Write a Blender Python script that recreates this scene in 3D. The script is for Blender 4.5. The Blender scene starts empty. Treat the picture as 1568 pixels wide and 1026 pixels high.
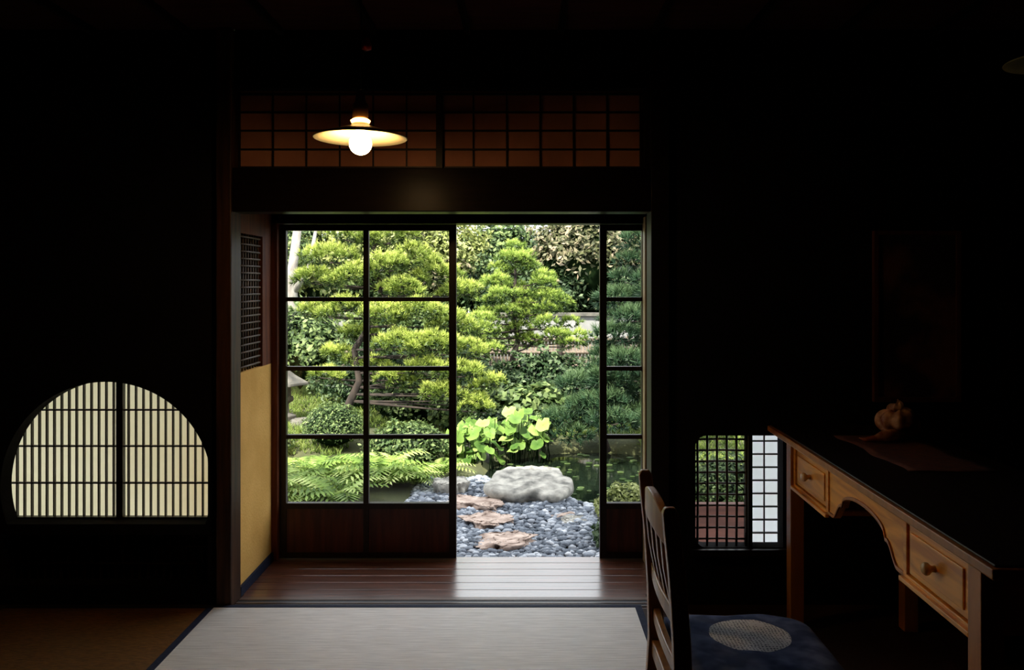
import bpy, math, random
import numpy as np
from mathutils import Vector, Matrix
from mathutils import noise as mnoise
random.seed(7); rng=np.random.default_rng(11)
S=bpy.context.scene
S.view_settings.view_transform='Standard'
S.view_settings.look='None'
S.view_settings.exposure=0.0

# ------------------------------------------------------------ materials
def new_mat(name):
    m=bpy.data.materials.new(name); m.use_nodes=True
    nt=m.node_tree; b=nt.nodes['Principled BSDF']
    return m,nt,b
def pmat(name,c1,c2=None,rough=.6,scale=8,stretch=(1,1,1),bump=0,spec=.5,metal=0,detail=6,lo=.35,hi=.65,distort=0.0,bscale=None,coat=0):
    m,nt,b=new_mat(name); L=nt.links
    b.inputs['Roughness'].default_value=rough
    b.inputs['Metallic'].default_value=metal
    b.inputs['Specular IOR Level'].default_value=spec
    b.inputs['Coat Weight'].default_value=coat; b.inputs['Coat Roughness'].default_value=.22
    tc=nt.nodes.new('ShaderNodeTexCoord'); mp=nt.nodes.new('ShaderNodeMapping')
    mp.inputs['Scale'].default_value=stretch
    L.new(tc.outputs['Object'],mp.inputs[0])
    n=nt.nodes.new('ShaderNodeTexNoise'); n.inputs['Scale'].default_value=scale
    n.inputs['Detail'].default_value=detail; n.inputs['Distortion'].default_value=distort
    L.new(mp.outputs[0],n.inputs['Vector'])
    r=nt.nodes.new('ShaderNodeValToRGB')
    r.color_ramp.elements[0].position=lo; r.color_ramp.elements[1].position=hi
    r.color_ramp.elements[0].color=(*c1,1); r.color_ramp.elements[1].color=(*(c2 or c1),1)
    L.new(n.outputs['Fac'],r.inputs[0]); L.new(r.outputs[0],b.inputs['Base Color'])
    if bump:
        bp=nt.nodes.new('ShaderNodeBump'); bp.inputs['Strength'].default_value=bump
        bp.inputs['Distance'].default_value=.01
        src=n
        if bscale:
            src=nt.nodes.new('ShaderNodeTexNoise'); src.inputs['Scale'].default_value=bscale
            src.inputs['Detail'].default_value=5; L.new(mp.outputs[0],src.inputs['Vector'])
        L.new(src.outputs['Fac'],bp.inputs['Height']); L.new(bp.outputs[0],b.inputs['Normal'])
    return m
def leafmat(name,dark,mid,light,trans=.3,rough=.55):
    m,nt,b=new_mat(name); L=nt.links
    at=nt.nodes.new('ShaderNodeAttribute'); at.attribute_name='rnd_shade'
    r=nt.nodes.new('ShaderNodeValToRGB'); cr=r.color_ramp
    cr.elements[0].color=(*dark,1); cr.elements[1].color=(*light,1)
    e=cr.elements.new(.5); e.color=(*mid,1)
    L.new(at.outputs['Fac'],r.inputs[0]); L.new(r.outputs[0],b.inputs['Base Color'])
    b.inputs['Roughness'].default_value=rough; b.inputs['Specular IOR Level'].default_value=.3
    if trans:
        t=nt.nodes.new('ShaderNodeBsdfTranslucent'); L.new(r.outputs[0],t.inputs[0])
        mx=nt.nodes.new('ShaderNodeMixShader'); mx.inputs[0].default_value=trans
        L.new(b.outputs[0],mx.inputs[1]); L.new(t.outputs[0],mx.inputs[2])
        L.new(mx.outputs[0],nt.nodes['Material Output'].inputs[0])
    return m
def papermat(name,c,trans):
    m,nt,b=new_mat(name); L=nt.links
    tc=nt.nodes.new('ShaderNodeTexCoord')
    n=nt.nodes.new('ShaderNodeTexNoise'); n.inputs['Scale'].default_value=3.0; n.inputs['Detail'].default_value=8
    L.new(tc.outputs['Object'],n.inputs['Vector'])
    r=nt.nodes.new('ShaderNodeValToRGB')
    r.color_ramp.elements[0].color=(c[0]*.9,c[1]*.89,c[2]*.84,1); r.color_ramp.elements[1].color=(*c,1)
    L.new(n.outputs['Fac'],r.inputs[0]); L.new(r.outputs[0],b.inputs['Base Color'])
    b.inputs['Roughness'].default_value=.9
    t=nt.nodes.new('ShaderNodeBsdfTranslucent'); L.new(r.outputs[0],t.inputs[0])
    mx=nt.nodes.new('ShaderNodeMixShader'); mx.inputs[0].default_value=trans
    L.new(b.outputs[0],mx.inputs[1]); L.new(t.outputs[0],mx.inputs[2])
    L.new(mx.outputs[0],nt.nodes['Material Output'].inputs[0])
    return m
def emat(name,c,s):
    m,nt,b=new_mat(name)
    b.inputs['Base Color'].default_value=(*c,1)
    b.inputs['Emission Color'].default_value=(*c,1); b.inputs['Emission Strength'].default_value=s
    return m
def glassmat():
    m,nt,b=new_mat('window_glass'); L=nt.links
    t=nt.nodes.new('ShaderNodeBsdfTransparent'); g=nt.nodes.new('ShaderNodeBsdfGlossy')
    g.inputs['Roughness'].default_value=.02
    mx=nt.nodes.new('ShaderNodeMixShader'); mx.inputs[0].default_value=.04
    L.new(t.outputs[0],mx.inputs[1]); L.new(g.outputs[0],mx.inputs[2])
    L.new(mx.outputs[0],nt.nodes['Material Output'].inputs[0]); return m

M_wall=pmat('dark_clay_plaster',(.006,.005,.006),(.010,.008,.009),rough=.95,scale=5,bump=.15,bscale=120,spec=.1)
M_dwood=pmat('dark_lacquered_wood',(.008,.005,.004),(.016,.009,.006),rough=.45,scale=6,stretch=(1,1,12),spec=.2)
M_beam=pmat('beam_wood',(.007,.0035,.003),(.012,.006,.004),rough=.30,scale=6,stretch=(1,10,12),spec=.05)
M_fpost=pmat('front_post_wood',(.020,.007,.0035),(.07,.028,.010),rough=.5,scale=5,stretch=(8,8,.6),spec=.25)
M_post=pmat('post_wood',(.07,.018,.007),(.15,.042,.014),rough=.6,scale=5,stretch=(8,8,.6),spec=.15)
M_ceil=pmat('ceiling_boards',(.05,.014,.010),(.09,.025,.016),rough=.6,scale=4,stretch=(1,8,1),spec=.2)
M_plaster=pmat('ochre_plaster',(.66,.37,.09),(.80,.48,.14),rough=.9,scale=4,bump=.2,bscale=90,spec=.2)
M_floor=pmat('dark_floor',(.026,.011,.006),(.042,.017,.008),rough=.6,scale=30,stretch=(1,6,1),bump=.2,spec=.2)
M_amber=pmat('shaded_rush_mat',(.11,.045,.008),(.22,.09,.016),rough=.6,scale=40,stretch=(1,5,1),bump=.3,spec=.3)  # rush mat with wall shadow and amber glow put into its colour
M_eng=pmat('veranda_boards',(.07,.022,.012),(.18,.065,.038),rough=.28,scale=5,stretch=(.7,12,1),bump=.10,spec=.8,coat=1.0)
M_thr=pmat('threshold_wood',(.10,.065,.055),(.2,.13,.10),rough=.3,scale=5,stretch=(.7,16,1))
M_groove=pmat('threshold_groove',(.015,.014,.02),(.03,.03,.04),rough=.5)
M_heri=pmat('tatami_border_cloth',(.008,.012,.035),(.015,.022,.05),rough=.8,scale=60,spec=.2)
M_door=pmat('door_frame_wood',(.012,.008,.006),(.022,.013,.009),rough=.4,scale=5,stretch=(6,6,1),spec=.3)
M_doorp=pmat('door_panel_wood',(.04,.010,.006),(.10,.026,.014),rough=.4,scale=4,stretch=(8,8,.7))
M_jamb=pmat('pale_jamb_wood',(.26,.16,.07),(.38,.25,.11),rough=.5,scale=5,stretch=(8,8,1))
M_glass=glassmat()
M_paper=papermat('shoji_paper',(.87,.83,.70),.84)
M_paperw=papermat('shoji_paper_white',(.93,.95,.98),.85)
M_paper_t=pmat('transom_paper',(.42,.175,.11),(.58,.25,.16),rough=.9,scale=3,spec=.1)
M_enamel=pmat('cream_enamel_shade',(.75,.62,.36),(.8,.68,.42),rough=.35,scale=3)
M_olive=pmat('olive_enamel_shade',(.26,.22,.09),(.40,.34,.14),rough=.6,scale=12)
M_brass=pmat('aged_brass',(.25,.13,.04),(.35,.2,.07),rough=.35,metal=.8)
M_black=pmat('black_cord',(.012,.008,.007),(.02,.01,.01),rough=.6)
M_red=pmat('red_cord_adjuster',(.4,.03,.015),(.5,.05,.03),rough=.5)
M_bulb=emat('glowing_bulb_glass',(1,.62,.26),95)
M_leak=emat('bulb_leak_glow',(1,.5,.15),8)  # added glowing ring, imitates bulb light leaking above the shade
M_offbulb=pmat('unlit_bulb_glass',(.3,.3,.25),(.3,.3,.25),rough=.1)
M_desk=pmat('honey_oak',(.60,.21,.018),(.95,.42,.055),rough=.38,scale=3.2,stretch=(5,.8,7),distort=1.2,detail=8)
M_desk_d=pmat('honey_oak_legs',(.36,.115,.014),(.50,.18,.028),rough=.4,scale=4,stretch=(7,7,.8),distort=.5)
M_deskdk=pmat('desk_shadow_gap',(.03,.012,.005),(.04,.018,.008),rough=.6)
M_desktop=pmat('dark_lacquer_desktop',(.010,.006,.005),(.018,.010,.008),rough=.45,scale=4,stretch=(6,1,1),spec=.3)
M_knob=pmat('turned_knob_wood',(.55,.30,.10),(.68,.4,.16),rough=.22)
M_chair=pmat('chair_walnut',(.32,.155,.06),(.52,.27,.11),rough=.35,scale=5,stretch=(5,5,.8))
M_runner=pmat('runner_cloth',(.08,.022,.011),(.17,.05,.022),rough=.9,scale=40,stretch=(1,4,1))
M_shell=pmat('glazed_shell',(.30,.08,.035),(.85,.48,.28),rough=.18,scale=18,lo=.4,hi=.6)
M_pic=pmat('picture_print',(.02,.008,.010),(.18,.055,.022),rough=.7,scale=5,lo=.47,hi=.6)
M_mat=pmat('bamboo_stick',(.05,.03,.012),(.10,.06,.025),rough=.5,scale=20)
M_redboard=pmat('red_brown_board',(.085,.024,.012),(.15,.045,.025),rough=.7,scale=4,stretch=(1,1,10))
m,nt,b=new_mat('tatami_rush'); L=nt.links
tc=nt.nodes.new('ShaderNodeTexCoord'); w=nt.nodes.new('ShaderNodeTexWave'); w.bands_direction='Y'
w.inputs['Scale'].default_value=38; w.inputs['Distortion'].default_value=.4
n=nt.nodes.new('ShaderNodeTexNoise'); mp=nt.nodes.new('ShaderNodeMapping'); mp.inputs['Scale'].default_value=(2,30,1)
n.inputs['Scale'].default_value=4; L.new(tc.outputs['Object'],mp.inputs[0]); L.new(mp.outputs[0],n.inputs['Vector'])
L.new(tc.outputs['Object'],w.inputs['Vector'])
r=nt.nodes.new('ShaderNodeValToRGB'); r.color_ramp.elements[0].color=(.67,.645,.61,1); r.color_ramp.elements[1].color=(.87,.84,.80,1)
r.color_ramp.elements[0].position=.3; r.color_ramp.elements[1].position=.7
L.new(n.outputs['Fac'],r.inputs[0]); L.new(r.outputs[0],b.inputs['Base Color'])
bp=nt.nodes.new('ShaderNodeBump'); bp.inputs['Strength'].default_value=.5; bp.inputs['Distance'].default_value=.002
L.new(w.outputs['Fac'],bp.inputs['Height']); L.new(bp.outputs[0],b.inputs['Normal']); b.inputs['Roughness'].default_value=.5
M_tatami=m
m,nt,b=new_mat('indigo_patchwork_cotton'); L=nt.links
tc=nt.nodes.new('ShaderNodeTexCoord'); mp=nt.nodes.new('ShaderNodeMapping')
mp.inputs['Location'].default_value=(-.615/.108,-2.155/.100,0); mp.inputs['Scale'].default_value=(1/.108,1/.100,0)
L.new(tc.outputs['Object'],mp.inputs[0])
ln=nt.nodes.new('ShaderNodeVectorMath'); ln.operation='LENGTH'; L.new(mp.outputs[0],ln.inputs[0])
lt=nt.nodes.new('ShaderNodeMath'); lt.operation='LESS_THAN'; lt.inputs[1].default_value=1; L.new(ln.outputs['Value'],lt.inputs[0])
ck=nt.nodes.new('ShaderNodeTexVoronoi'); ck.inputs['Scale'].default_value=110; ck.inputs['Randomness'].default_value=.25
L.new(tc.outputs['Object'],ck.inputs['Vector'])
rk=nt.nodes.new('ShaderNodeValToRGB'); rk.color_ramp.elements[0].color=(.14,.16,.22,1); rk.color_ramp.elements[1].color=(.78,.80,.84,1)
rk.color_ramp.elements[0].position=.22; rk.color_ramp.elements[1].position=.42; L.new(ck.outputs['Distance'],rk.inputs[0])
n=nt.nodes.new('ShaderNodeTexNoise'); n.inputs['Scale'].default_value=14; L.new(tc.outputs['Object'],n.inputs['Vector'])
r2=nt.nodes.new('ShaderNodeValToRGB'); r2.color_ramp.elements[0].color=(.03,.05,.14,1); r2.color_ramp.elements[1].color=(.12,.16,.32,1)
r2.color_ramp.elements[0].position=.4; r2.color_ramp.elements[1].position=.65
L.new(n.outputs['Fac'],r2.inputs[0])
mx=nt.nodes.new('ShaderNodeMixRGB'); L.new(lt.outputs[0],mx.inputs[0]); L.new(r2.outputs[0],mx.inputs[1]); L.new(rk.outputs[0],mx.inputs[2])
L.new(mx.outputs[0],b.inputs['Base Color']); b.inputs['Roughness'].default_value=.9; b.inputs['Specular IOR Level'].default_value=.2
M_cush=m
M_soil=pmat('mossy_soil',(.03,.038,.014),(.09,.095,.035),rough=.95,scale=3,bump=.5,bscale=40)
M_rock=pmat('garden_rock',(.13,.125,.11),(.50,.47,.41),rough=.85,scale=9,bump=.9,bscale=25)
M_rockp=pmat('pinkish_step_stone',(.26,.18,.14),(.62,.48,.40),rough=.85,scale=9,bump=.9,bscale=25)
M_rockd=pmat('dark_boulder',(.05,.05,.045),(.14,.13,.11),rough=.9,scale=6,bump=.7,bscale=18)
M_bark=pmat('pine_bark',(.014,.010,.008),(.045,.032,.024),rough=.9,scale=14,stretch=(1,1,.4),bump=.6)
M_barkp=pmat('pale_bark',(.2,.18,.16),(.36,.34,.3),rough=.9,scale=14,stretch=(1,1,.4))
M_pebble=leafmat('river_pebbles',(.06,.075,.10),(.22,.245,.29),(.70,.72,.76),trans=0,rough=.6)
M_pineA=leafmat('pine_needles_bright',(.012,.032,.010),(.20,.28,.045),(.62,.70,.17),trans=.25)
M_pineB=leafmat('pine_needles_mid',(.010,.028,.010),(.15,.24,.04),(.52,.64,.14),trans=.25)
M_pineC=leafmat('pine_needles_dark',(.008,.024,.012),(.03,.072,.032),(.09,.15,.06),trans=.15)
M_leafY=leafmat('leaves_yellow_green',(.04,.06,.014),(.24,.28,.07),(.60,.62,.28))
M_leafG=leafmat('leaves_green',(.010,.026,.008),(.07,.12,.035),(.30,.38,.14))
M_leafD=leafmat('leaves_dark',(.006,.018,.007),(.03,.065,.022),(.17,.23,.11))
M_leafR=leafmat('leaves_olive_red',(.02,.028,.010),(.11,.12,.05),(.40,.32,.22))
M_fern=leafmat('fern_leaves',(.03,.08,.012),(.28,.42,.08),(.72,.80,.30))
M_butter=leafmat('butterbur_leaves',(.05,.12,.02),(.18,.30,.055),(.42,.54,.17),trans=.3)
M_grass=leafmat('grass_blades',(.06,.11,.02),(.18,.26,.05),(.38,.44,.13))
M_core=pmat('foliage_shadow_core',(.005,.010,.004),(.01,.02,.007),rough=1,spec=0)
M_bamboo=pmat('weathered_bamboo',(.10,.075,.055),(.22,.17,.13),rough=.8,scale=10,stretch=(4,4,.5))
M_gwall=pmat('pale_garden_wall',(.20,.20,.19),(.28,.28,.28),rough=.9,scale=3)
m,nt,b=new_mat('pond_water'); b.inputs['Base Color'].default_value=(.006,.010,.006,1); b.inputs['Roughness'].default_value=.06
n=nt.nodes.new('ShaderNodeTexNoise'); n.inputs['Scale'].default_value=6; bp=nt.nodes.new('ShaderNodeBump'); bp.inputs['Strength'].default_value=.15; bp.inputs['Distance'].default_value=.02
nt.links.new(n.outputs['Fac'],bp.inputs['Height']); nt.links.new(bp.outputs[0],b.inputs['Normal']); M_water=m

# ------------------------------------------------------------ mesh builder
class MB:
    def __init__(s): s.v=[]; s.f=[]; s.mi=[]; s.mats=[]; s.sm=[]
    def m(s,mat):
        if mat not in s.mats: s.mats.append(mat)
        return s.mats.index(mat)
    def add(s,vs,fs,mat,smooth=False):
        o=len(s.v); k=s.m(mat); s.v+= [tuple(p) for p in vs]
        for f in fs: s.f.append([i+o for i in f]); s.mi.append(k); s.sm.append(smooth)
    def box(s,x0,x1,y0,y1,z0,z1,mat):
        vs=[(x,y,z) for z in(z0,z1) for y in(y0,y1) for x in(x0,x1)]
        s.add(vs,[(0,2,3,1),(4,5,7,6),(0,1,5,4),(2,6,7,3),(0,4,6,2),(1,3,7,5)],mat)
    def tube(s,pts,rad,mat,seg=10,smooth=True):
        pts=[Vector(p) for p in pts]; n=len(pts)
        if not hasattr(rad,'__len__'): rad=[rad]*n
        vs=[];fs=[]; up=None
        for i,p in enumerate(pts):
            d=(pts[min(i+1,n-1)]-pts[max(i-1,0)]).normalized()
            if up is None:
                up=Vector((0,0,1)) if abs(d.z)<.9 else Vector((1,0,0))
            a=d.cross(up).normalized(); bb=a.cross(d).normalized(); up=bb
            for k in range(seg):
                t=2*math.pi*k/seg
                vs.append(p+(a*math.cos(t)+bb*math.sin(t))*rad[i])
        for i in range(n-1):
            for k in range(seg):
                k2=(k+1)%seg
                fs.append((i*seg+k,i*seg+k2,(i+1)*seg+k2,(i+1)*seg+k))
        fs.append(tuple(range(seg))[::-1]); fs.append(tuple((n-1)*seg+k for k in range(seg)))
        s.add(vs,fs,mat,smooth)
    def lathe(s,prof,c,mat,axis='z',seg=40,smooth=True):
        vs=[];fs=[]
        for r,h in prof:
            for k in range(seg):
                t=2*math.pi*k/seg; a=r*math.cos(t); bb=r*math.sin(t)
                if axis=='z': vs.append((c[0]+a,c[1]+bb,c[2]+h))
                else: vs.append((c[0]+h,c[1]+a,c[2]+bb))
        for i in range(len(prof)-1):
            for k in range(seg):
                k2=(k+1)%seg; fs.append((i*seg+k,i*seg+k2,(i+1)*seg+k2,(i+1)*seg+k))
        s.add(vs,fs,mat,smooth)
    def obj(s,name,bevel=0,parent=None,seg=2):
        me=bpy.data.meshes.new(name); me.from_pydata(s.v,[],s.f); 
        for mt in s.mats: me.materials.append(mt)
        me.polygons.foreach_set('material_index',s.mi); me.polygons.foreach_set('use_smooth',s.sm); me.update()
        o=bpy.data.objects.new(name,me); S.collection.objects.link(o)
        if bevel:
            bv=o.modifiers.new('bevel','BEVEL'); bv.width=bevel; bv.segments=seg; bv.limit_method='ANGLE'; bv.angle_limit=math.radians(50)
        if parent: o.parent=parent
        return o
def npmesh(name,V,F,mat,rnd_shade=None,smooth=False,parent=None):
    V=np.asarray(V,dtype=np.float32).reshape(-1,3); F=np.asarray(F,dtype=np.int32); k=F.shape[1]
    me=bpy.data.meshes.new(name); me.vertices.add(len(V)); me.vertices.foreach_set('co',V.ravel())
    me.loops.add(F.size); me.loops.foreach_set('vertex_index',F.ravel())
    me.polygons.add(len(F)); me.polygons.foreach_set('loop_start',np.arange(0,F.size,k,dtype=np.int32))
    me.update(calc_edges=True)
    if smooth: me.polygons.foreach_set('use_smooth',np.ones(len(F),dtype=bool))
    if rnd_shade is not None:
        a=me.attributes.new('rnd_shade','FLOAT','POINT'); a.data.foreach_set('value',np.clip(rnd_shade,0,1).astype(np.float32).ravel())
    me.materials.append(mat); me.validate()
    o=bpy.data.objects.new(name,me); S.collection.objects.link(o)
    if parent: o.parent=parent
    return o
def empty(name):
    o=bpy.data.objects.new(name,None); S.collection.objects.link(o); return o
def box(name,x0,x1,y0,y1,z0,z1,mat,bevel=0):
    b=MB(); b.box(x0,x1,y0,y1,z0,z1,mat); return b.obj(name,bevel)
def wall_holes(name,outer,holes,y0,y1,mat):
    cu=bpy.data.curves.new(name,'CURVE'); cu.dimensions='2D'; cu.fill_mode='BOTH'; cu.extrude=(y1-y0)/2
    for poly in [outer]+holes:
        sp=cu.splines.new('POLY'); sp.points.add(len(poly)-1); sp.use_cyclic_u=True
        for i,(x,z) in enumerate(poly): sp.points[i].co=(x,z,0,1)
    t=bpy.data.objects.new('tmp',cu); S.collection.objects.link(t)
    dg=bpy.context.evaluated_depsgraph_get(); dg.update()
    me=bpy.data.meshes.new_from_object(t.evaluated_get(dg)); bpy.data.objects.remove(t)
    me.transform(Matrix.Translation((0,(y0+y1)/2,0))@Matrix.Rotation(math.pi/2,4,'X'))
    me.materials.clear(); me.materials.append(mat)
    o=bpy.data.objects.new(name,me); S.collection.objects.link(o); return o
def rect(x0,x1,z0,z1): return [(x0,z0),(x1,z0),(x1,z1),(x0,z1)]

# ------------------------------------------------------------ room shell
XL,XR,YB=-3.4,2.4,-1.6; H=2.6
b=MB(); b.box(XL,XR,YB,3.56,-.10,0,M_floor); b.box(XL,-1.30,3.56,3.72,-.10,0,M_floor); b.box(.575,XR,3.56,3.72,-.10,0,M_floor); b.obj('floor')
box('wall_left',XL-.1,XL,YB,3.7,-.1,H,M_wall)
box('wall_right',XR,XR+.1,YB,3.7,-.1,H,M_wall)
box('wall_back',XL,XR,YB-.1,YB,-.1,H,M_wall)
b=MB(); b.box(XL,XR,YB,3.6,H,H+.03,M_ceil)
for i in range(14):
    x=-3.2+i*.42; b.box(x,x+.025,YB,3.58,H-.03,H,M_dwood)
b.obj('ceiling')
box('roof',XL-.4,XR+.4,YB-.4,4.75,H+.05,H+.2,M_dwood)
cx,cz,R=-1.882,.530,.478
hole=[]
a0=math.asin((.364-cz)/R)
for i in range(73):
    a=a0+(math.pi-2*a0)*i/72
    x=cx+R*math.cos(a); z=cz+R*math.sin(a)
    hole.append((min(x,-1.422),z))
wall_holes('wall_front_left',rect(XL,-1.374,0,H),[hole,rect(-2.36,-1.422,.09,.315)],3.6,3.68,M_wall)
b=MB(); b.box(-2.40,-1.39,3.69,3.71,.07,.335,M_wall)
for i in range(26): 
    x=-2.355+i*.0365; b.box(x,x+.006,3.67,3.69,.09,.315,M_dwood)
for z in (.16,.24): b.box(-2.37,-1.42,3.665,3.69,z,z+.006,M_dwood)
b.obj('wainscot_panel')
b=MB(); b.box(-2.42,-1.385,3.712,3.714,.345,1.05,M_paper)
X=-1.865
b.box(X-.015,X+.015,3.684,3.711,.345,1.04,M_door)
for i in range(1,15):
    for sgn in(-1,1):
        x=X+sgn*(.0+i*.0345)
        if x<-1.39: b.box(x-.0028,x+.0028,3.695,3.711,.345,1.04,M_door)
for z in (.866,.698,.527): b.box(-2.42,-1.39,3.692,3.708,z-.0035,z+.0035,M_door)
b.box(-2.42,-1.39,3.682,3.711,.335,.372,M_door); b.box(-1.43,-1.385,3.682,3.711,.335,1.05,M_door)
b.box(-2.44,-2.40,3.682,3.711,.335,1.05,M_door); b.box(-2.42,-1.39,3.682,3.711,1.03,1.05,M_door)
b.obj('round_shoji_window')
box('post_left',-1.372,-1.302,3.56,3.685,0,H,M_fpost,.006)
box('post_right',.577,.658,3.57,3.70,0,H,M_dwood,.003)
box('trim_transom_side',.552,.576,3.60,3.68,1.974,H,M_dwood)
hx0,hx1,hz0,hz1=.782,1.178,.258,.765
hl=[(hx1,hz0),(hx1,hz1)]
for a in range(90,181,15): hl.append((hx0+.05+.05*math.cos(math.radians(a)),hz1-.05+.05*math.sin(math.radians(a))))
for a in range(180,271,15): hl.append((hx0+.05+.05*math.cos(math.radians(a)),hz0+.05+.05*math.sin(math.radians(a))))
wall_holes('wall_front_right',rect(.66,XR,0,H),[hl],3.6,3.68,M_wall)
b=MB()
b.box(.765,1.19,3.575,3.60,.225,.255,M_dwood)
b.box(1.022,1.040,3.60,3.675,.258,.765,M_dwood)
for i in range(6):
    x=.797+i*.0445; b.tube([(x,3.63,.255),(x+.003,3.632,.5),(x,3.63,.77)],.0055,M_mat,8)
for i in range(10):
    z=.285+i*.0505; b.tube([(.78,3.642,z),(.9,3.64,z+.003),(1.03,3.642,z)],.005,M_mat,8)
b.obj('bamboo_lattice_window')
b=MB(); b.box(1.036,1.19,3.682,3.684,.25,.77,M_paperw)
for i in range(8):
    z=.30+i*.0605; b.box(1.036,1.19,3.668,3.681,z,z+.006,M_door)
for x in(1.046,1.115): b.box(x-.0025,x+.0025,3.67,3.6815,.25,.77,M_door)
b.obj('shoji_screen_panel')
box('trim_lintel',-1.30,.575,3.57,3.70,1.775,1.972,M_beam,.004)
box('wall_front_top',-1.30,.552,3.6,3.68,2.338,H,M_wall)
b=MB(); b.box(-1.30,.552,3.655,3.665,1.973,2.337,M_paper_t)
xm=-.378
b.box(xm-.014,xm+.014,3.61,3.655,1.973,2.33,M_door)
for i in range(1,7):
    for sg in(-1,1):
        x=xm+sg*i*.153
        if -1.30<x<.54: b.box(x-.0035,x+.0035,3.645,3.655,1.973,2.33,M_door)
for z in (1.985,2.067,2.153,2.237,2.32): b.box(-1.30,.552,3.642,3.655,z-.004,z+.004,M_door)
b.obj('transom_shoji')
b=MB(); b.box(-1.37,.50,2.66,3.535,0.001,.014,M_tatami)
b.box(-1.40,-1.37,2.63,3.56,.001,.0155,M_heri); b.box(.50,.53,2.63,3.56,.001,.0155,M_heri)
b.box(-1.37,.50,3.535,3.56,.001,.0155,M_heri); b.box(-1.37,.50,2.63,2.66,.001,.0155,M_heri)
b.obj('tatami_mat')
b=MB(); b.box(-2.3,-1.402,1.75,3.53,.001,.013,M_amber); b.box(-2.3,-1.402,3.53,3.555,.001,.0145,M_heri); b.obj('tatami_mat.001')
b=MB(); b.box(-1.30,.575,3.56,3.69,-.08,0,M_thr)
for y in (3.585,3.625): b.box(-1.298,.573,y,y+.018,0,.0015,M_groove)
for y in (3.573,3.606,3.646): b.box(-1.298,.573,y,y+.010,0,.004,M_thr)
b.obj('trim_threshold')
b=MB(); y=3.692
for i in range(6):
    b.box(-1.32,.66,y,y+.089,-.06,-.002,M_eng); y+=.0915
b.obj('veranda_floor',.002)
box('veranda_ceiling',-1.32,.66,3.7,4.2,1.86,1.88,M_dwood)
b=MB()
b.box(-1.40,-1.315,3.69,4.2,0,1.035,M_plaster)
b.box(-1.40,-1.315,3.69,4.2,1.69,1.86,M_post)
b.box(-1.40,-1.315,3.69,3.71,1.035,1.69,M_post); b.box(-1.40,-1.315,4.03,4.2,1.035,1.69,M_post)
b.box(-1.40,-1.385,3.71,4.03,1.035,1.69,M_wall)
b.obj('wall_veranda_left')
b=MB()
for i in range(9):
    y=3.725+i*.036; b.tube([(-1.335,y,1.035),(-1.335,y,1.69)],.005,M_mat,6)
for i in range(19):
    z=1.055+i*.0345; b.tube([(-1.328,3.71,z),(-1.328,4.03,z)],.005,M_mat,6)
b.obj('bamboo_lattice_window.001')
box('baseboard_veranda_left',-1.315,-1.303,3.69,4.19,0,.045,M_heri)
box('trim_door_post_left',-1.345,-1.283,4.17,4.27,0,1.86,M_post,.004)
b=MB(); b.box(.66,.74,3.70,4.27,0,1.86,M_wall); b.obj('wall_veranda_right')
box('trim_door_post_right',.632,.66,4.11,4.19,0,1.80,M_jamb,.003)
box('trim_door_lintel',-1.40,.74,4.17,4.30,1.768,1.86,M_beam)
box('wall_outer_top',-1.42,.76,4.2,4.29,1.86,H+.05,M_wall)
def door(name,x0,x1,y,mulls):
    b=MB(); y0,y1=y-.016,y+.016
    b.box(x0,x0+.036,y0,y1,.001,1.766,M_door); b.box(x1-.038,x1,y0,y1,.001,1.766,M_door)
    a0,a1=x0+.036,x1-.038
    b.box(a0,a1,y0,y1,1.733,1.766,M_door); b.box(a0,a1,y0,y1,.262,.292,M_door); b.box(a0,a1,y0,y1,.001,.03,M_door)
    for z in(1.370,1.003,.642): b.box(a0,a1,y0+.004,y1-.004,z-.011,z+.011,M_door)
    for x in mulls: b.box(x-.014,x+.014,y0+.002,y1-.002,.03,1.735,M_door)
    b.box(a0,a1,y-.006,y+.006,.03,.262,M_doorp)
    b.box(a0,a1,y-.002,y+.002,.292,1.733,M_glass)
    return b.obj(name)
door('door_1',-1.285,-.350,4.222,[-.827])
door('door_2',.409,.668,4.222,[])
box('veranda_skirt_board',.80,2.4,4.40,4.44,-.45,.235,M_redboard)

# ------------------------------------------------------------ pendant lamps
def lamp(name,x,y,z,shade,lit=True):
    b=MB(); c=(x,y,z)
    b.lathe([(.157,0),(.158,.002),(.10,.022),(.05,.038),(.030,.044),(.028,.052),(.026,.052),(.028,.042),(.05,.034),(.10,.018),(.155,-.001),(.157,0)],c,shade,seg=64)
    prof=[]
    for i in range(17):
        a=-math.pi/2+ (math.pi*.86)*i/16
        prof.append((max(.0005,.038*math.cos(a)),-.018+.038*math.sin(a)))
    prof+=[(.016,.026),(.015,.05)]
    b.lathe(prof,c,M_bulb if lit else M_offbulb,seg=32)
    b.lathe([(.024,.046),(.030,.052),(.034,.060),(.026,.066),(.02,.068)],c,M_leak if lit else shade,seg=32)
    b.lathe([(.021,.066),(.026,.072),(.026,.115),(.018,.125),(.014,.15),(.006,.165),(.0005,.166)],c,M_brass if lit else M_black,seg=24)
    b.tube([(x,y,z+.16),(x-.002,y,z+.25),(x+.012,y,z+.30),(x+.03,y,z+.325),(x+.034,y,z+.30),(x+.018,y,z+.295),(x+.005,y,z+.33),(x+.003,y,z+.42),(x,y,H-.03)],.0035,M_black,8)
    b.lathe([(.0005,.295),(.016,.30),(.018,.315),(.010,.335),(.0005,.34)],(x+.022,y-.008,z),M_red,seg=16)
    b.lathe([(.0005,-.03),(.035,-.03),(.045,-.004),(.045,0)],(x,y,H),M_black,seg=24)
    return b.obj(name)
lamp('pendant_lamp',-.549,2.70,1.944,M_enamel)
lamp('pendant_lamp.001',1.69,2.5,2.150,M_olive,False)

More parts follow.
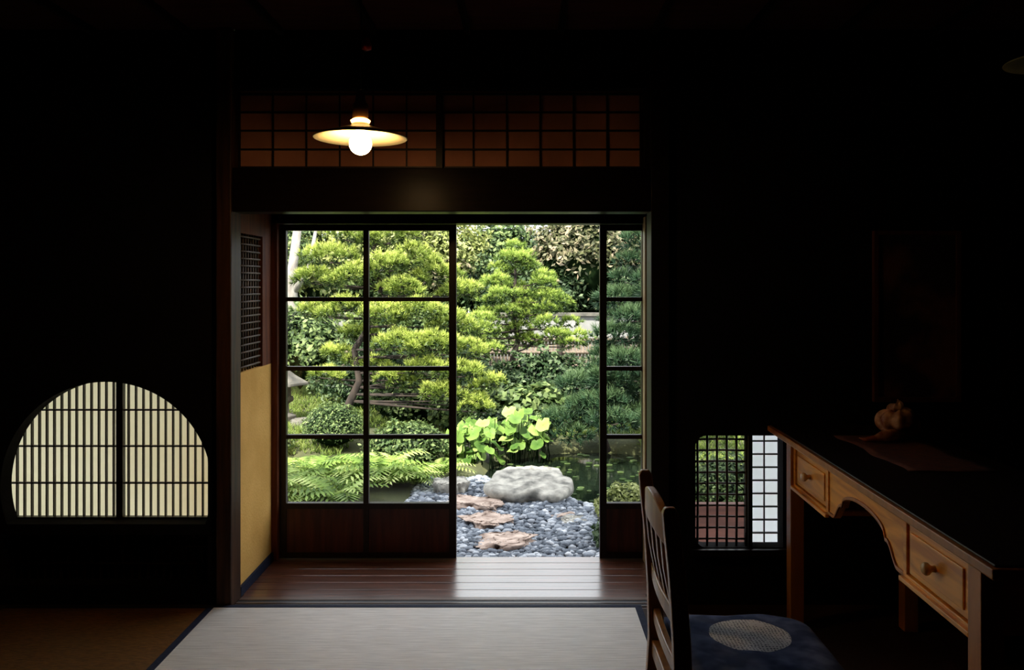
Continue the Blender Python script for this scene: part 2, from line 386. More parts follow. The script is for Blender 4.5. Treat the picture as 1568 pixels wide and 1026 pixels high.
# ------------------------------------------------------------ desk
b=MB()
b.box(0,.60,0,1.78,.803,.826,M_desk_d); b.box(.012,.60,.012,1.768,.826,.832,M_desktop)
b.box(.018,.59,.03,1.75,.790,.803,M_desk)
for (x,y) in((.045,.13),(.045,1.59),(.515,.13),(.515,1.59)):
    b.box(x,x+.055,y,y+.06,0,.79,M_desk_d)
for (ya,yb) in((.19,.565),(1.18,1.59)):
    b.box(.056,.50,ya,yb,.60,.618,M_desk)
    b.box(.056,.09,ya,ya+.022,.60,.79,M_desk); b.box(.056,.09,yb-.022,yb,.60,.79,M_desk)
    b.box(.056,.09,ya,yb,.768,.79,M_desk)
    b.box(.07,.50,ya+.02,yb-.02,.618,.77,M_deskdk)
    b.box(.062,.075,ya+.027,yb-.027,.623,.763,M_desk)
    b.box(.057,.062,ya+.045,yb-.045,.641,.745,M_desk)
    b.box(.044,.060,ya-.004,yb+.004,.594,.608,M_desk)
    ym=(ya+yb)/2
    b.lathe([(.0005,-.034),(.012,-.033),(.018,-.026),(.016,-.018),(.008,-.010),(.009,0),(.012,.002)],(.057,ym,.693),M_knob,axis='x',seg=24)
ya,yb=.565,1.18; mid=(ya+yb)/2; hw=(yb-ya)/2
low=[]
for i in range(49):
    t=-1+2*i/48; a=abs(t)
    if a>.86: z=.605
    elif a>.62:
        u=(.86-a)/.24; z=.605+.06*(u*u*(3-2*u))
    elif a>.58: z=.665
    else:
        u=a/.58; z=.672+.050*math.sqrt(max(0,1-u*u))
    low.append((mid+t*hw,z))
for i in range(48):
    (y0,z0),(y1,z1)=low[i],low[i+1]
    b.add([(.062,y0,z0),(.062,y1,z1),(.062,y1,.79),(.062,y0,.79),(.084,y0,z0),(.084,y1,z1),(.084,y1,.79),(.084,y0,.79)],
          [(0,3,2,1),(4,5,6,7),(0,1,5,4)],M_desk)
    b.add([(.056,y0,z0),(.056,y1,z1),(.056,y1,z1+.012),(.056,y0,z0+.012),(.062,y0,z0),(.062,y1,z1),(.062,y1,z1+.012),(.062,y0,z0+.012)],
          [(0,3,2,1),(3,7,6,2),(0,1,5,4)],M_desk_d)
b.box(.07,.56,.14,.165,.62,.79,M_desk); b.box(.07,.56,1.615,1.64,.62,.79,M_desk); b.box(.53,.55,.18,1.6,.62,.79,M_desk)
desk=b.obj('writing_desk',.0025)
desk.location=(1.027,1.74,0); desk.rotation_euler=(0,0,-math.atan2(.055,1.78))
b=MB(); n=24
vs=[];fs=[]
for i in range(n+1):
    for j in range(9):
        x=1.27+.30*j/8; y=2.62+.62*i/n
        vs.append((x+.01*math.sin(i*.5),y,.8345+.0012*math.sin(i*1.1+j)))
for i in range(n):
    for j in range(8): k=i*9+j; fs.append((k,k+1,k+10,k+9))
b.add(vs,fs,M_runner,True); o=b.obj('table_runner'); sd=o.modifiers.new('s','SOLIDIFY'); sd.thickness=.0015
vs=[];fs=[];nu,nv=160,20
for i in range(nu+1):
    t=i/nu; ang=t*4.6*math.pi; rr=.056*(1-t)
    tr=(.046*(1-t)**.9+.003)*(1+.12*math.sin(t*110))
    c=Vector((1.47+math.cos(ang)*rr*.8,3.12+math.sin(ang)*rr,.892+ .105*t))
    rad=Vector((math.cos(ang),math.sin(ang),0))
    for k in range(nv):
        a=2*math.pi*k/nv; vs.append(c+rad*math.cos(a)*tr+Vector((0,0,1))*math.sin(a)*tr)
for i in range(nu):
    for k in range(nv): fs.append((i*nv+k,i*nv+(k+1)%nv,(i+1)*nv+(k+1)%nv,(i+1)*nv+k))
b=MB(); b.add(vs,fs,M_shell,True)
b.tube([(1.47,3.12,.877),(1.42,3.10,.862),(1.37,3.09,.850),(1.33,3.09,.846),(1.31,3.10,.852)],[.038,.026,.014,.009,.002],M_shell,12)
b.obj('seashell_ornament')
b=MB(); x0,x1,z0,z1=1.60,1.95,.94,1.67
b.box(x0,x1,3.585,3.592,z0,z1,M_pic)
for q in((x0-.02,x0,z0-.02,z1+.02),(x1,x1+.02,z0-.02,z1+.02),(x0,x1,z0-.02,z0),(x0,x1,z1,z1+.02)): b.box(q[0],q[1],3.575,3.6,q[2],q[3],M_post)
b.obj('framed_picture')

# ------------------------------------------------------------ chair
b=MB()
def sqbar(b,pts,wx,wy,mat):
    vs=[];fs=[]
    for p in pts:
        x,y,z=p[:3]; s=p[3] if len(p)>3 else 1
        vs+=[(x-wx/2*s,y-wy/2*s,z),(x+wx/2*s,y-wy/2*s,z),(x+wx/2*s,y+wy/2*s,z),(x-wx/2*s,y+wy/2*s,z)]
    n=len(pts)
    for i in range(n-1):
        for k in range(4): fs.append((i*4+k,i*4+(k+1)%4,(i+1)*4+(k+1)%4,(i+1)*4+k))
    fs+=[(3,2,1,0),tuple((n-1)*4+k for k in range(4))]
    b.add(vs,fs,mat)
for y in(1.885,2.265):
    pts=[(.335,y,0,.8),(.362,y,.2,.95),(.380,y,.45,1.1),(.376,y,.6,1.05),(.366,y,.75,1),(.354,y,.86,.95),(.349,y,.91,.9),(.348,y,.922,.6)]
    sqbar(b,pts,.040,.030,M_chair)
for y in(1.90,2.27): sqbar(b,[(.775,y,0,.75),(.775,y,.42,1.1)],.04,.04,M_chair)
def rail(z0f,z1f,xoff,th,bow=.0):
    vs=[];fs=[];n=20
    for i in range(n+1):
        t=i/n; y=1.895+.36*t; x=xoff-bow*math.sin(math.pi*t)
        a,c=z0f(t),z1f(t)
        vs+=[(x-th/2,y,a),(x+th/2,y,a),(x+th/2,y,c),(x-th/2,y,c)]
    for i in range(n):
        for k in range(4): fs.append((i*4+k,i*4+(k+1)%4,(i+1)*4+(k+1)%4,(i+1)*4+k))
    b.add(vs,fs,M_chair)
rail(lambda t:.815+.012*math.sin(math.pi*t),lambda t:.872+.040*math.sin(math.pi*t),.357,.022,.015)
rail(lambda t:.625,lambda t:.665,.374,.020,.010)
rail(lambda t:.50,lambda t:.535,.379,.020,.006)
for i in range(4):
    y=1.96+i*.076; sqbar(b,[(.369,y,.66),(.352,y,.75),(.345,y,.825)],.012,.026,M_chair)
b.box(.365,.795,1.885,2.29,.40,.445,M_chair)
for z in (.18,): 
    b.box(.36,.78,1.89,1.91,z,z+.03,M_chair); b.box(.36,.78,2.255,2.275,z,z+.03,M_chair)
b.box(.56,.58,1.90,2.26,.185,.205,M_chair)
b.obj('wooden_chair',.004)
vs=[];fs=[];N=40
def sgn(v,p): return math.copysign(abs(v)**p,v)
for i in range(N+1):
    ph=-math.pi/2+math.pi*i/N
    for j in range(56):
        th=2*math.pi*j/56
        x=.585+.225*sgn(math.cos(th),.35)*sgn(math.cos(ph),.45)
        y=2.10+.225*sgn(math.sin(th),.35)*sgn(math.cos(ph),.45)
        z=.474+.028*sgn(math.sin(ph),.8)
        z+=.004*math.sin(x*40+y*23)*math.cos(y*31) if ph>0 else 0
        vs.append((max(x,.408),y,z))
for i in range(N):
    for j in range(56): fs.append((i*56+j,i*56+(j+1)%56,(i+1)*56+(j+1)%56,(i+1)*56+j))
b=MB(); b.add(vs,fs,M_cush,True); b.obj('seat_cushion')

# ------------------------------------------------------------ garden
def sm(a,b_,x): 
    t=np.clip((x-a)/(b_-a),0,1); return t*t*(3-2*t)
def gh(x,y):
    x=np.asarray(x,float); y=np.asarray(y,float)
    h=-.37+.40*sm(8.3,12.5,y)+.015*np.sin(x*5+y*3)+.012*np.sin(x*11-y*7)
    h=h+.18*np.exp(-((x+2.2)**2/1.2+(y-8.6)**2/1.0))
    d=((x-.75)/1.15)**2+((y-7.75)/1.15)**2
    h=h-.35*(1-sm(.55,1.1,d))
    return h
nx,ny=121,141
gx=np.linspace(-12,12,nx); gy=np.linspace(4.30,22,ny)
GX,GY=np.meshgrid(gx,gy); GZ=gh(GX,GY)
V=np.stack([GX,GY,GZ],-1).reshape(-1,3)
idx=np.arange(nx*ny).reshape(ny,nx)
F=np.stack([idx[:-1,:-1],idx[:-1,1:],idx[1:,1:],idx[1:,:-1]],-1).reshape(-1,4)
npmesh('garden_ground',V,F,M_soil,smooth=True)
b=MB(); vs=[(.75,7.75,-.43)]
for k in range(48):
    t=2*math.pi*k/48; r=1.25*(1+.06*math.sin(3*t)); vs.append((.75+r*math.cos(t),7.75+r*math.sin(t),-.43))
b.add(vs,[(0,1+k,1+(k+1)%48) for k in range(48)],M_water,True); b.obj('pond_water')

def ico(sub):
    import bmesh
    bm=bmesh.new(); bmesh.ops.create_icosphere(bm,subdivisions=sub,radius=1)
    v=np.array([x.co[:] for x in bm.verts]); f=np.array([[q.index for q in p.verts] for p in bm.faces]); bm.free(); return v,f
iv,if_=ico(1)
N=14000
px=rng.uniform(-1.6,1.35,N); py=rng.uniform(4.75,7.35,N)
d=((px-.75)/1.15)**2+((py-7.75)/1.15)**2
k=(d>1.0)&~((px<-.95)&(py>6.4)); px=px[k]; py=py[k]; N=len(px)
sz=rng.uniform(.015,.034,N)
sc=np.stack([sz*rng.uniform(.9,1.4,N),sz,sz*.6],-1)
th=rng.uniform(0,6.28,N); c_,s_=np.cos(th),np.sin(th)
P=iv[None]*(1+rng.normal(0,.10,(N,12,1)))*sc[:,None,:]
P2=P.copy(); P2[...,0]=P[...,0]*c_[:,None]-P[...,1]*s_[:,None]; P2[...,1]=P[...,0]*s_[:,None]+P[...,1]*c_[:,None]
P2+=np.stack([px,py,gh(px,py)+sz*.3+rng.uniform(0,.018,N)],-1)[:,None,:]
FF=(if_[None]+ (np.arange(N)*12)[:,None,None]).reshape(-1,3)
npmesh('river_pebbles',P2.reshape(-1,3),FF,M_pebble,rnd_shade=np.repeat(rng.beta(1.3,1.9,N),12),smooth=True)

def rock(name,c,r,mat,flat=.75,amp=.25,seed=0,rz=0,boxy=1.0,slope=0.0):
    v,f=ico(5); out=[]
    for p in v:
        p=Vector(p); n=mnoise.noise(p*1.3+Vector((seed,0,0)))*amp+mnoise.noise(p*3.5+Vector((seed,5,0)))*amp*.55+mnoise.noise(p*9+Vector((0,seed,0)))*amp*.22
        q=Vector([math.copysign(abs(t)**boxy,t) for t in p])*(1+n)
        q.z=min(q.z,flat+slope*q.y+.07*mnoise.noise(p*4+Vector((seed,9,1)))+.06*mnoise.noise(p*12+Vector((seed,2,1))))
        x,y=q.x*r[0],q.y*r[1]
        out.append((c[0]+x*math.cos(rz)-y*math.sin(rz),c[1]+x*math.sin(rz)+y*math.cos(rz),c[2]+q.z*r[2]))
    return npmesh(name,out,f,mat,smooth=True)
# big flat-topped rock: overhanging slab with irregular plan
def slab_rock(name,c,rx,ry,h,mat,seed,rz,tilt):
    nu,nr=96,26; vs=[];fs=[]
    prof=[(1-i/10) if False else 0 for i in range(1)]
    rings=[]
    for i in range(12): rings.append((i/12*.93,1.0))             # top
    for t in (.97,1.0,1.0,.95,.88,.84,.82): rings.append((t,None))   # sides
    zs=[.97,.88,.72,.52,.30,.12,-.15]
    for ri,(r,top) in enumerate(rings):
        z=1.0 if top else zs[ri-12]
        for k in range(nu):
            a=2*math.pi*k/nu
            e=1+.16*math.sin(2*a+seed)+.10*math.sin(3*a+seed*2)+.05*math.sin(7*a+seed)+.06*mnoise.noise(Vector((math.cos(a)*3,math.sin(a)*3,seed+z*2)))
            x=math.copysign(abs(math.cos(a))**.8,math.cos(a))*rx*r*e; y=math.copysign(abs(math.sin(a))**.8,math.sin(a))*ry*r*e
            zz=h*z+tilt*y*(1 if z>.6 else .3)+.022*mnoise.noise(Vector((x*7,y*7,seed)))+.010*mnoise.noise(Vector((x*24,y*24,seed)))
            vs.append((c[0]+x*math.cos(rz)-y*math.sin(rz),c[1]+x*math.sin(rz)+y*math.cos(rz),c[2]+zz))
    for i in range(len(rings)-1):
        for k in range(nu): fs.append((i*nu+k,i*nu+(k+1)%nu,(i+1)*nu+(k+1)%nu,(i+1)*nu+k))
    b=MB(); b.add(vs,fs,mat,True); return b.obj(name)
slab_rock('flat_boulder',(.07,6.80,-.385),.315,.40,.17,M_rock,1.7,-.12,.10)
rock('stepping_stone',(-.12,5.56,-.37),(.20,.15,.12),M_rockp,flat=.42,seed=11,rz=.5,amp=.6,boxy=.7)
rock('stepping_stone.001',(-.27,6.05,-.37),(.17,.16,.12),M_rockp,flat=.42,seed=17,amp=.6,boxy=.7,rz=.9)
rock('stepping_stone.002',(-.40,6.50,-.37),(.20,.14,.12),M_rockp,flat=.45,seed=23,rz=-.3,amp=.6,boxy=.7)
rock('stepping_stone.003',(-.62,6.95,-.36),(.13,.13,.17),M_rock,flat=.6,seed=31,amp=.5,boxy=.7)
rock('stepping_stone.004',(.44,6.0,-.37),(.14,.09,.10),M_rock,flat=.5,seed=37,amp=.5,boxy=.7)
rock('stepping_stone.005',(.02,5.08,-.38),(.22,.13,.11),M_rockp,flat=.4,seed=38,amp=.5,boxy=.7)
rock('pond_edge_stone',(.26,6.20,-.41),(.20,.08,.11),M_rockp,flat=.7,seed=41,amp=.5)
rock('pond_edge_stone.001',(-.55,8.3,-.36),(.22,.2,.15),M_rockd,seed=43)
rock('garden_boulder',(-2.5,9.3,-.22),(.24,.2,.12),M_rockd,seed=59,amp=.4)
b=MB(); c=(-2.86,9.55,-.2)
b.lathe([(.001,0),(.16,0),(.15,.08),(.07,.10),(.06,.22),(.12,.26),(.12,.30),(.09,.31),(.09,.42),(.12,.425),(.30,.445),(.29,.475),(.14,.56),(.05,.63),(.03,.64),(.05,.68),(.03,.73),(.001,.75)],c,M_rockd,seg=6,smooth=False)
b.obj('stone_lantern',.01)

def leaves(C,Nn,L_,asp,rnd_shade):
    n=len(C); Nn=Nn/np.linalg.norm(Nn,axis=1)[:,None]
    t=rng.normal(size=(n,3)); t-= (t*Nn).sum(1)[:,None]*Nn; t/=np.linalg.norm(t,axis=1)[:,None]
    s=np.cross(Nn,t); L2=L_[:,None]/2
    V=np.stack([C-t*L2,C+s*L2*asp-Nn*L2*.1+t*L2*.1,C+t*L2,C-s*L2*asp-Nn*L2*.1+t*L2*.1],1).reshape(-1,3)
    F=np.arange(4*n).reshape(-1,4)
    return V,F,np.repeat(rnd_shade,4)
cv,cf=ico(3)
def bush(name,c,r,n,mat,ls=.06,asp=.5,lump=.22,core=True):
    root=empty(name)
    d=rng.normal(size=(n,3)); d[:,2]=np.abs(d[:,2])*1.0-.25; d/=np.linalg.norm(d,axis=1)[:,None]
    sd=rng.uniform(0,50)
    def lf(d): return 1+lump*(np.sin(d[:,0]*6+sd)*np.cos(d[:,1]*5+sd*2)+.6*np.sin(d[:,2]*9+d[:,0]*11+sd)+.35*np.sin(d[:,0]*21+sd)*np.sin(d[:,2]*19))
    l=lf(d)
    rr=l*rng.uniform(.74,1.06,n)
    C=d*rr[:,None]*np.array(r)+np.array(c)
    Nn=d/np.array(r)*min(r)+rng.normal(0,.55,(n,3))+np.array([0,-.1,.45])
    rnd_shade=np.clip(.04+.62*(rr/l-.74)/.32+.6*(l-1)+rng.normal(0,.2,n),0,1)  # inner and hollow leaves darker: foliage shade put into the leaf colour
    V,F,a=leaves(C,Nn,rng.uniform(.7,1.3,n)*ls,asp,rnd_shade)
    npmesh('foliage',V,F,mat,rnd_shade=a,parent=root)
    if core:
        npmesh('shade_core',cv*lf(cv)[:,None]*.74*np.array(r)+np.array(c),cf,M_core,smooth=True,parent=root)  # added solid core, its near-black colour stands in for shade between leaves
    return root
def tufts(C,A,nn,ln,w,base):
    n=len(C); A=A/np.linalg.norm(A,axis=1)[:,None]
    D=A[:,None,:]+rng.normal(0,.50,(n,nn,3)); D/=np.linalg.norm(D,axis=2)[:,:,None]
    S_=np.cross(D,rng.normal(size=(n,nn,3))); S_/=np.linalg.norm(S_,axis=2)[:,:,None]
    Lh=ln*rng.uniform(.7,1.15,(n,nn,1)); Cc=C[:,None,:]
    V=np.stack([Cc-S_*w/2,Cc+S_*w/2,Cc+D*Lh],2).reshape(-1,3)
    F=np.arange(len(V)).reshape(-1,3)
    bb=np.repeat(base,nn)
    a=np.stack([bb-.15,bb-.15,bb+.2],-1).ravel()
    return V,F,a
def pine(name,trunk,pads,mat,ln=.07,w=.011,dens=420,nn=13,tr=.055):
    root=empty(name); b=MB()
    n=len(trunk); b.tube(trunk,[tr*(1-.75*i/(n-1)) for i in range(n)],M_bark,10)
    Vs=[];Fs=[];As=[];o=0
    tp=[]
    for i in range(n-1):
        p0,p1=Vector(trunk[i]),Vector(trunk[i+1])
        tp+=[p0.lerp(p1,k/4) for k in range(4)]
    tp.append(Vector(trunk[-1]))
    zmin=trunk[0][2]+.35
    for (x,y,z,rx,ry,rz) in pads:
        q=min([p for p in tp if p.z>zmin] or tp,key=lambda p:abs(p.z-(z-.06)))
        e=Vector((x,y,z-.02)); mdl=(q+e)/2+Vector((0,.03,-.01))
        b.tube([q,mdl,e],[.015,.010,.005],M_bark,6)
        m_=int(dens*rx*ry*3.1)
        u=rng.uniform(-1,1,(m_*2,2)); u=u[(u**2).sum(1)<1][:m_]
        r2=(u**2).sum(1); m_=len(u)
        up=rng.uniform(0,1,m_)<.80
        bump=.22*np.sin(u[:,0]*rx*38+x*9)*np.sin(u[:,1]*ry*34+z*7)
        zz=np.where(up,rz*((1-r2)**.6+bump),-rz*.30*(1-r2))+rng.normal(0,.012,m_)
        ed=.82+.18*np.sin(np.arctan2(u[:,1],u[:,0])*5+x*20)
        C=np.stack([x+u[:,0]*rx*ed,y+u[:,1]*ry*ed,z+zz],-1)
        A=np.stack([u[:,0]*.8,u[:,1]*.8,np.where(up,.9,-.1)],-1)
        base_=np.where(up,.25+.60*(zz/rz),.04)+rng.normal(0,.10,m_)  # lighter new growth on pad tops; shade on undersides put into needle colour
        V,F,a=tufts(C,A,nn,ln,w,base_); Vs.append(V);Fs.append(F+o);As.append(a);o+=len(V)
    b.obj('trunk_and_branches',parent=root)
    npmesh('needles',np.concatenate(Vs),np.concatenate(Fs),mat,rnd_shade=np.concatenate(As),parent=root)
    return root
def tiers(cx,cy,ztop,zbot,rmax,nt,pr,skewx=0,power=.7,flat=.42):
    P=[]
    P.append((cx,cy,ztop-.05,.16,.16,.10))
    for i in range(1,nt):
        t=i/(nt-1); z=ztop-(ztop-zbot)*t; R=rmax*(t**power)
        k=max(3,int(R*8)); ph=random.uniform(0,6.28)
        for j in range(k):
            a=ph+2*math.pi*j/k+random.uniform(-.3,.3); rr=R*random.uniform(.68,1.08)
            s=pr*random.uniform(.7,1.25)
            P.append((cx+rr*math.cos(a)+skewx*t,cy+rr*math.sin(a)*.8,z+random.uniform(-.06,.06),s,s*.9,s*flat))
        if R>.5: P.append((cx+skewx*t+random.uniform(-.1,.1),cy,z+.03,pr,pr,pr*flat))
    return P
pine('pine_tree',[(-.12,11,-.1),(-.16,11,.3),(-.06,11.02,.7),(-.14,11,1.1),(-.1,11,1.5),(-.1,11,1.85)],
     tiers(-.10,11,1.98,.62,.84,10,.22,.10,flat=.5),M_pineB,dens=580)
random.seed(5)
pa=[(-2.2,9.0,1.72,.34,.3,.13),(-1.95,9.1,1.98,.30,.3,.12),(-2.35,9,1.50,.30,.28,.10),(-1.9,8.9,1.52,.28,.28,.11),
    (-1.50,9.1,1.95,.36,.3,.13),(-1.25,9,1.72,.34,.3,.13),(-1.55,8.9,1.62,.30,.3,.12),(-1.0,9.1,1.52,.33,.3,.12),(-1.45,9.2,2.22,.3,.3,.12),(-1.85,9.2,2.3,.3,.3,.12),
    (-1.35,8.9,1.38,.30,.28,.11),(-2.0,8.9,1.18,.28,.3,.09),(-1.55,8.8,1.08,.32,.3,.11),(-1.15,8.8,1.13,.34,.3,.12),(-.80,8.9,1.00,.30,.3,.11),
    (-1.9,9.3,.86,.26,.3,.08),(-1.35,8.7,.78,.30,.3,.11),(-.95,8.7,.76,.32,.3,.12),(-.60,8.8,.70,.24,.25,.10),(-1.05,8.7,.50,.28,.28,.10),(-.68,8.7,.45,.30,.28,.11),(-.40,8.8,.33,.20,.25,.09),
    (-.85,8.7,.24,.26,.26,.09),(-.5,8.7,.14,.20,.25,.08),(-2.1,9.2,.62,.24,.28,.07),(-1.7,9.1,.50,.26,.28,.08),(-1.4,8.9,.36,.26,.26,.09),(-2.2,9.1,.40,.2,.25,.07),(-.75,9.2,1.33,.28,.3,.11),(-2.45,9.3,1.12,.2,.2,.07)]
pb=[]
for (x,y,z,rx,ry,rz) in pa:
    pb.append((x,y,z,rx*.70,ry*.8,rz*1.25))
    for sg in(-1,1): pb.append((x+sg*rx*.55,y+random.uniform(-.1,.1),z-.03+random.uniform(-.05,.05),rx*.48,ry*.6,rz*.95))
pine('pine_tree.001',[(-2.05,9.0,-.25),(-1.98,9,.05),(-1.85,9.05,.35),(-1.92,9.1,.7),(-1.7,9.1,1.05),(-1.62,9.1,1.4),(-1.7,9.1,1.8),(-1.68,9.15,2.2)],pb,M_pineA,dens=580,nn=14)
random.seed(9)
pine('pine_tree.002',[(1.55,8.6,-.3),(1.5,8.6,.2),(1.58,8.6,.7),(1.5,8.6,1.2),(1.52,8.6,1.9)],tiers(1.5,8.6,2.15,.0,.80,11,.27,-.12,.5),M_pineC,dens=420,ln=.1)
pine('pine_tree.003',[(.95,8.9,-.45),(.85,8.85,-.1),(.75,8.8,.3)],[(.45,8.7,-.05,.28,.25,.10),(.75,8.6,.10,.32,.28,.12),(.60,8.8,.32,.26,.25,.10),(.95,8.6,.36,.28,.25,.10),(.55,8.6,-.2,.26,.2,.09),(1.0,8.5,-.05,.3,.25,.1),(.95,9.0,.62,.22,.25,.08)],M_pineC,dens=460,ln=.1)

random.seed(3)
mats=[M_leafG,M_leafY,M_leafD,M_leafY,M_leafG,M_leafR,M_leafG,M_leafD]
i=0
for x in np.arange(-8.5,7.6,1.35):
    y=15.9+random.uniform(-.5,.5); hgt=random.uniform(1.2,1.5); mt=mats[i%8]
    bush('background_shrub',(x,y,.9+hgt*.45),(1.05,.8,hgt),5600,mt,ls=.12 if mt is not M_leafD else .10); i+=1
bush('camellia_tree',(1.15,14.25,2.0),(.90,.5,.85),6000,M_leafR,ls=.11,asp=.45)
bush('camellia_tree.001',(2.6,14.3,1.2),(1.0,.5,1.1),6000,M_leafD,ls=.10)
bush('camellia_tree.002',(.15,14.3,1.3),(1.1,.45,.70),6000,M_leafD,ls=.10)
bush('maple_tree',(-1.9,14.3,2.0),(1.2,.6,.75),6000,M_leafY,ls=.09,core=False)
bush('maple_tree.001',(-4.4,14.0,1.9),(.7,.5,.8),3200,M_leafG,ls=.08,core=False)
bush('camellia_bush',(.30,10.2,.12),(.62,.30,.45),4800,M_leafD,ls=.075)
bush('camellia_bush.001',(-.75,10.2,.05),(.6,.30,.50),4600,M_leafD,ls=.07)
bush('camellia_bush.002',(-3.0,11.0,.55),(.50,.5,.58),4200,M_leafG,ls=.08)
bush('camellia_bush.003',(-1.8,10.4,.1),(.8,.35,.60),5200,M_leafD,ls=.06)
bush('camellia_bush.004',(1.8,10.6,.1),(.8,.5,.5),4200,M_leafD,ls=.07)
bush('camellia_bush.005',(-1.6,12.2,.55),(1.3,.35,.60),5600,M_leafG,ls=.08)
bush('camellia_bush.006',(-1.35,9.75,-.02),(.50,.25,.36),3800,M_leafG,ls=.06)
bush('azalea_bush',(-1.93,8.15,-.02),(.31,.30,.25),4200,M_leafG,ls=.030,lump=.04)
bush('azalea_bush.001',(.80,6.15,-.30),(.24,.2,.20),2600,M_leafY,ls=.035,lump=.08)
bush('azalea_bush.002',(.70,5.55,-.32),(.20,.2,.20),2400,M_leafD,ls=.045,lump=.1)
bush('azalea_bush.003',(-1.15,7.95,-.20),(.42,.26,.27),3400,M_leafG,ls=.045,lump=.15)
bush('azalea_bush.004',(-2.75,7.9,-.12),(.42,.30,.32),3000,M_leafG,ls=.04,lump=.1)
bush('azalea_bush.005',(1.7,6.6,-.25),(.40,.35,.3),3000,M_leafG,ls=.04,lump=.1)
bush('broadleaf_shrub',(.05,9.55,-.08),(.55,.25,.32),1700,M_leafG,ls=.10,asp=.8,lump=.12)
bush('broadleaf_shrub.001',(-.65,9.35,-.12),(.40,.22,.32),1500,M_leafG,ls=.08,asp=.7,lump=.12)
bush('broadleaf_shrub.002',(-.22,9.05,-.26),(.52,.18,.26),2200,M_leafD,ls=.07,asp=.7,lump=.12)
b=MB(); b.tube([(-3.35,11.7,-.1),(-3.32,11.7,.7),(-3.4,11.7,1.5),(-3.3,11.7,2.3)],[.10,.085,.075,.06],M_barkp,12)
b.tube([(-3.38,11.7,1.3),(-3.1,11.6,1.7),(-3.0,11.6,2.3)],[.05,.04,.02],M_barkp,8); b.obj('pale_tree_trunk')
b=MB()
for k in range(190):
    x=-5+k*.055; h=.58+random.uniform(-.03,.03); b.tube([(x,13.0,-.05),(x,13.0,h)],.024,M_bamboo,6)
for z in(.12,.34,.54): b.tube([(-5,12.96,z),(5.4,12.96,z)],.028,M_bamboo,8)
for x in np.arange(-4.8,5.4,1.8): b.tube([(x,12.92,-.1),(x,12.92,.70)],.045,M_bark,8)
b.obj('bamboo_fence')
b=MB(); b.box(-5,4,13.30,13.42,-.1,.92,M_gwall); b.box(-5,4,13.24,13.48,.92,.97,M_rockd); b.obj('garden_wall')
FV=[];FFc=[];FA=[];o=0
def fern(cx,cy,cz,s,nf):
    global o
    for f in range(nf):
        a=2*math.pi*f/nf+random.uniform(-.35,.35); L_=s*random.uniform(.75,1.15); el=random.uniform(.95,1.4)
        dx,dy=math.cos(a),math.sin(a); tone=random.uniform(.10,.80); K=14
        sx,sy=-dy,dx
        for i in range(2,K):
            t=i/K
            r=L_*(t*math.cos(el)*1.0+.48*t*t); z=L_*(math.sin(el)*1.2*t-.82*t*t); 
            dr=math.cos(el)+.96*t; dz=math.sin(el)*1.2-1.64*t; dn=math.hypot(dr,dz); dr/=dn; dz/=dn
            p=np.array([cx+dx*r,cy+dy*r,cz+z])
            wl=L_*.32*math.sin(math.pi*min(1,t*.80+.16))*(1-t*.25); wd=L_*.064
            fw=np.array([dx*dr,dy*dr,dz])
            for sg in(-1,1):
                sd=np.array([sx*sg,sy*sg,-.25])
                FV.extend([p-fw*wd/2,p+sd*wl*.5-fw*wd*.35,p+sd*wl+fw*wd*1.0,p+sd*wl*.5+fw*wd*.65]); 
                FFc.append([o,o+1,o+2,o+3]); o+=4; tt=tone+random.uniform(-.1,.1)+.25*(t-.4); FA.extend([tt-.3,tt,tt+.15,tt])
random.seed(21)
for k in range(30):
    x=random.uniform(-2.5,-1.0); y=random.uniform(6.5,7.5)
    if x>-1.3 and y<6.8: continue
    fern(x,y,float(gh(x,y)),random.uniform(.38,.58),10)
for (x,y) in ((-.95,7.15),(1.05,6.3),(-.75,7.5)): fern(x,y,float(gh(x,y)),.34,10)
npmesh('fern_bed',np.array(FV),FFc,M_fern,rnd_shade=np.array(FA))
VV=[];F3=[];AA=[];o=0; stalks=MB(); random.seed(31)
for k in range(150):
    x=random.uniform(-.74,.28); y=random.uniform(8.25,8.85) if x>-.3 else random.uniform(7.9,8.8)
    h=random.uniform(.0,.46)*(1-.5*abs(x+.15)); g=-.42; z=g+h+.06; r=random.uniform(.035,.09)
    nrm=Vector((random.uniform(-.8,.8),random.uniform(-1.0,.1),.75)).normalized(); u=nrm.cross(Vector((1,0,0))).normalized(); v=nrm.cross(u)
    c=Vector((x,y,z)); tone=min(1,random.random()**1.5*.7+h*.7); base=o
    VV.append(c-nrm*r*.15); AA.append(tone-.2); o+=1
    for i in range(18):
        t=2*math.pi*i/18+.12; rr=r*(1+.07*math.sin(5*t)) *(.45 if i==0 else 1)
        VV.append(c+u*math.cos(t)*rr+v*math.sin(t)*rr+nrm*r*.12*math.sin(3*t)); AA.append(tone+random.uniform(-.08,.08)); o+=1
    for i in range(18): F3.append([base,base+1+i,base+1+(i+1)%18])
    stalks.tube([(x+random.uniform(-.05,.05),y+.05,g-.1),(x,y+.02,min(z-.05,g+.2)),tuple(c-nrm*r*.15)],.004,M_core,5)
root=empty('butterbur_plants')
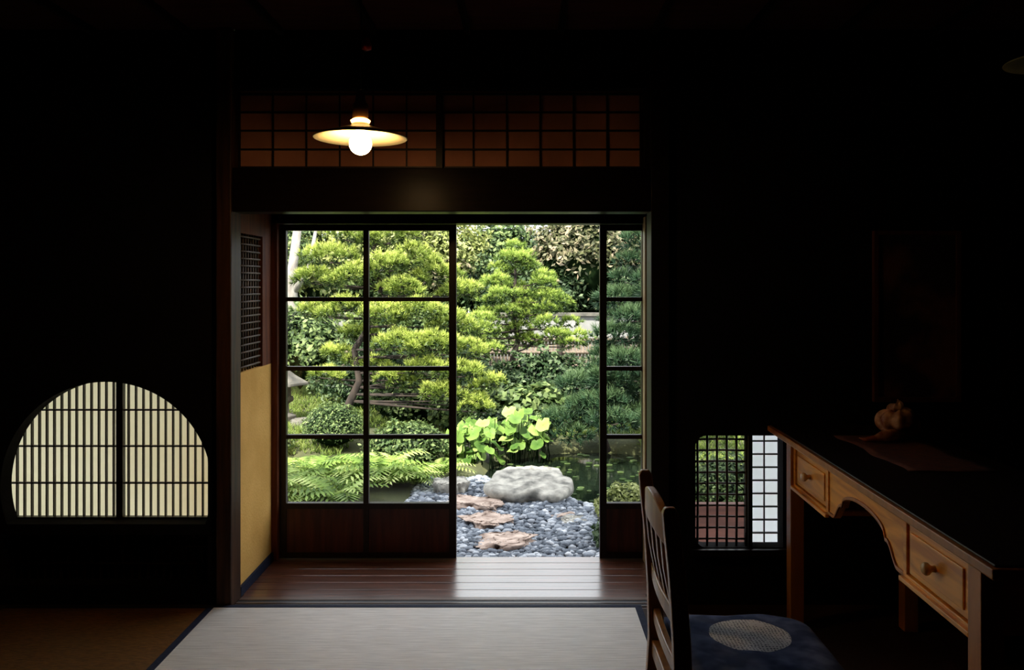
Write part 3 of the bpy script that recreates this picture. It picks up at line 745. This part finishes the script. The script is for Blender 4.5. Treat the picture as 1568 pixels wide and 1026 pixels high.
npmesh('leaves',np.array([tuple(p) for p in VV]),F3,M_butter,rnd_shade=np.array(AA),smooth=True,parent=root); stalks.obj('stalks',parent=root)
VV=[];F3=[];AA=[];o=0
for k in range(110):
    t=random.uniform(0,6.28); q=math.sqrt(random.random())*1.05; x=.75+q*math.cos(t); y=7.75+q*math.sin(t); r=random.uniform(.02,.045)
    base=o; VV.append((x,y,-.424)); AA.append(.2); o+=1; tone=random.uniform(.1,.8)
    for i in range(12):
        a=2*math.pi*i/12; VV.append((x+r*math.cos(a),y+r*math.sin(a),-.422)); AA.append(tone); o+=1
    for i in range(11): F3.append([base,base+1+i,base+2+i])
npmesh('pond_lily_pads',VV,F3,M_leafG,rnd_shade=np.array(AA))
N=30000
gx_=rng.uniform(-3.5,4.5,N); gy_=rng.uniform(5.0,11.5,N)
k=((gx_>1.3)&(gy_<9.5))|((gy_>9.2)&(gx_<3))|((gx_<-1.8)&(gy_>7.9)); gx_,gy_=gx_[k],gy_[k]; N=len(gx_)
C=np.stack([gx_,gy_,gh(gx_,gy_)],-1)
V,F,a=tufts(C,np.tile([0,0,1.],(N,1)),4,.08,.012,rng.uniform(.1,.8,N)); npmesh('grass_lawn',V,F,M_grass,rnd_shade=a)

# ------------------------------------------------------------ light
W=bpy.data.worlds.new('sky'); S.world=W; W.use_nodes=True; nt=W.node_tree
bg=nt.nodes['Background']; bg.inputs[0].default_value=(.88,.93,.98,1); bg.inputs[1].default_value=2.9
sd=bpy.data.lights.new('sun','SUN'); sd.energy=14.0; sd.angle=.02; sd.color=(1,.95,.82)
so=bpy.data.objects.new('sun',sd); S.collection.objects.link(so)
dirv=Vector((.35,.66,-.85)); so.rotation_euler=dirv.to_track_quat('-Z','Y').to_euler(); so.location=(0,0,8)
# ------------------------------------------------------------ camera
cd=bpy.data.cameras.new('camera'); cd.sensor_width=36; cd.lens=28.0; cd.shift_x=-.0102; cd.shift_y=-.0497; cd.clip_start=.05
co=bpy.data.objects.new('camera',cd); S.collection.objects.link(co); co.location=(0,0,1.45); co.rotation_euler=(math.pi/2,0,0)
S.camera=co
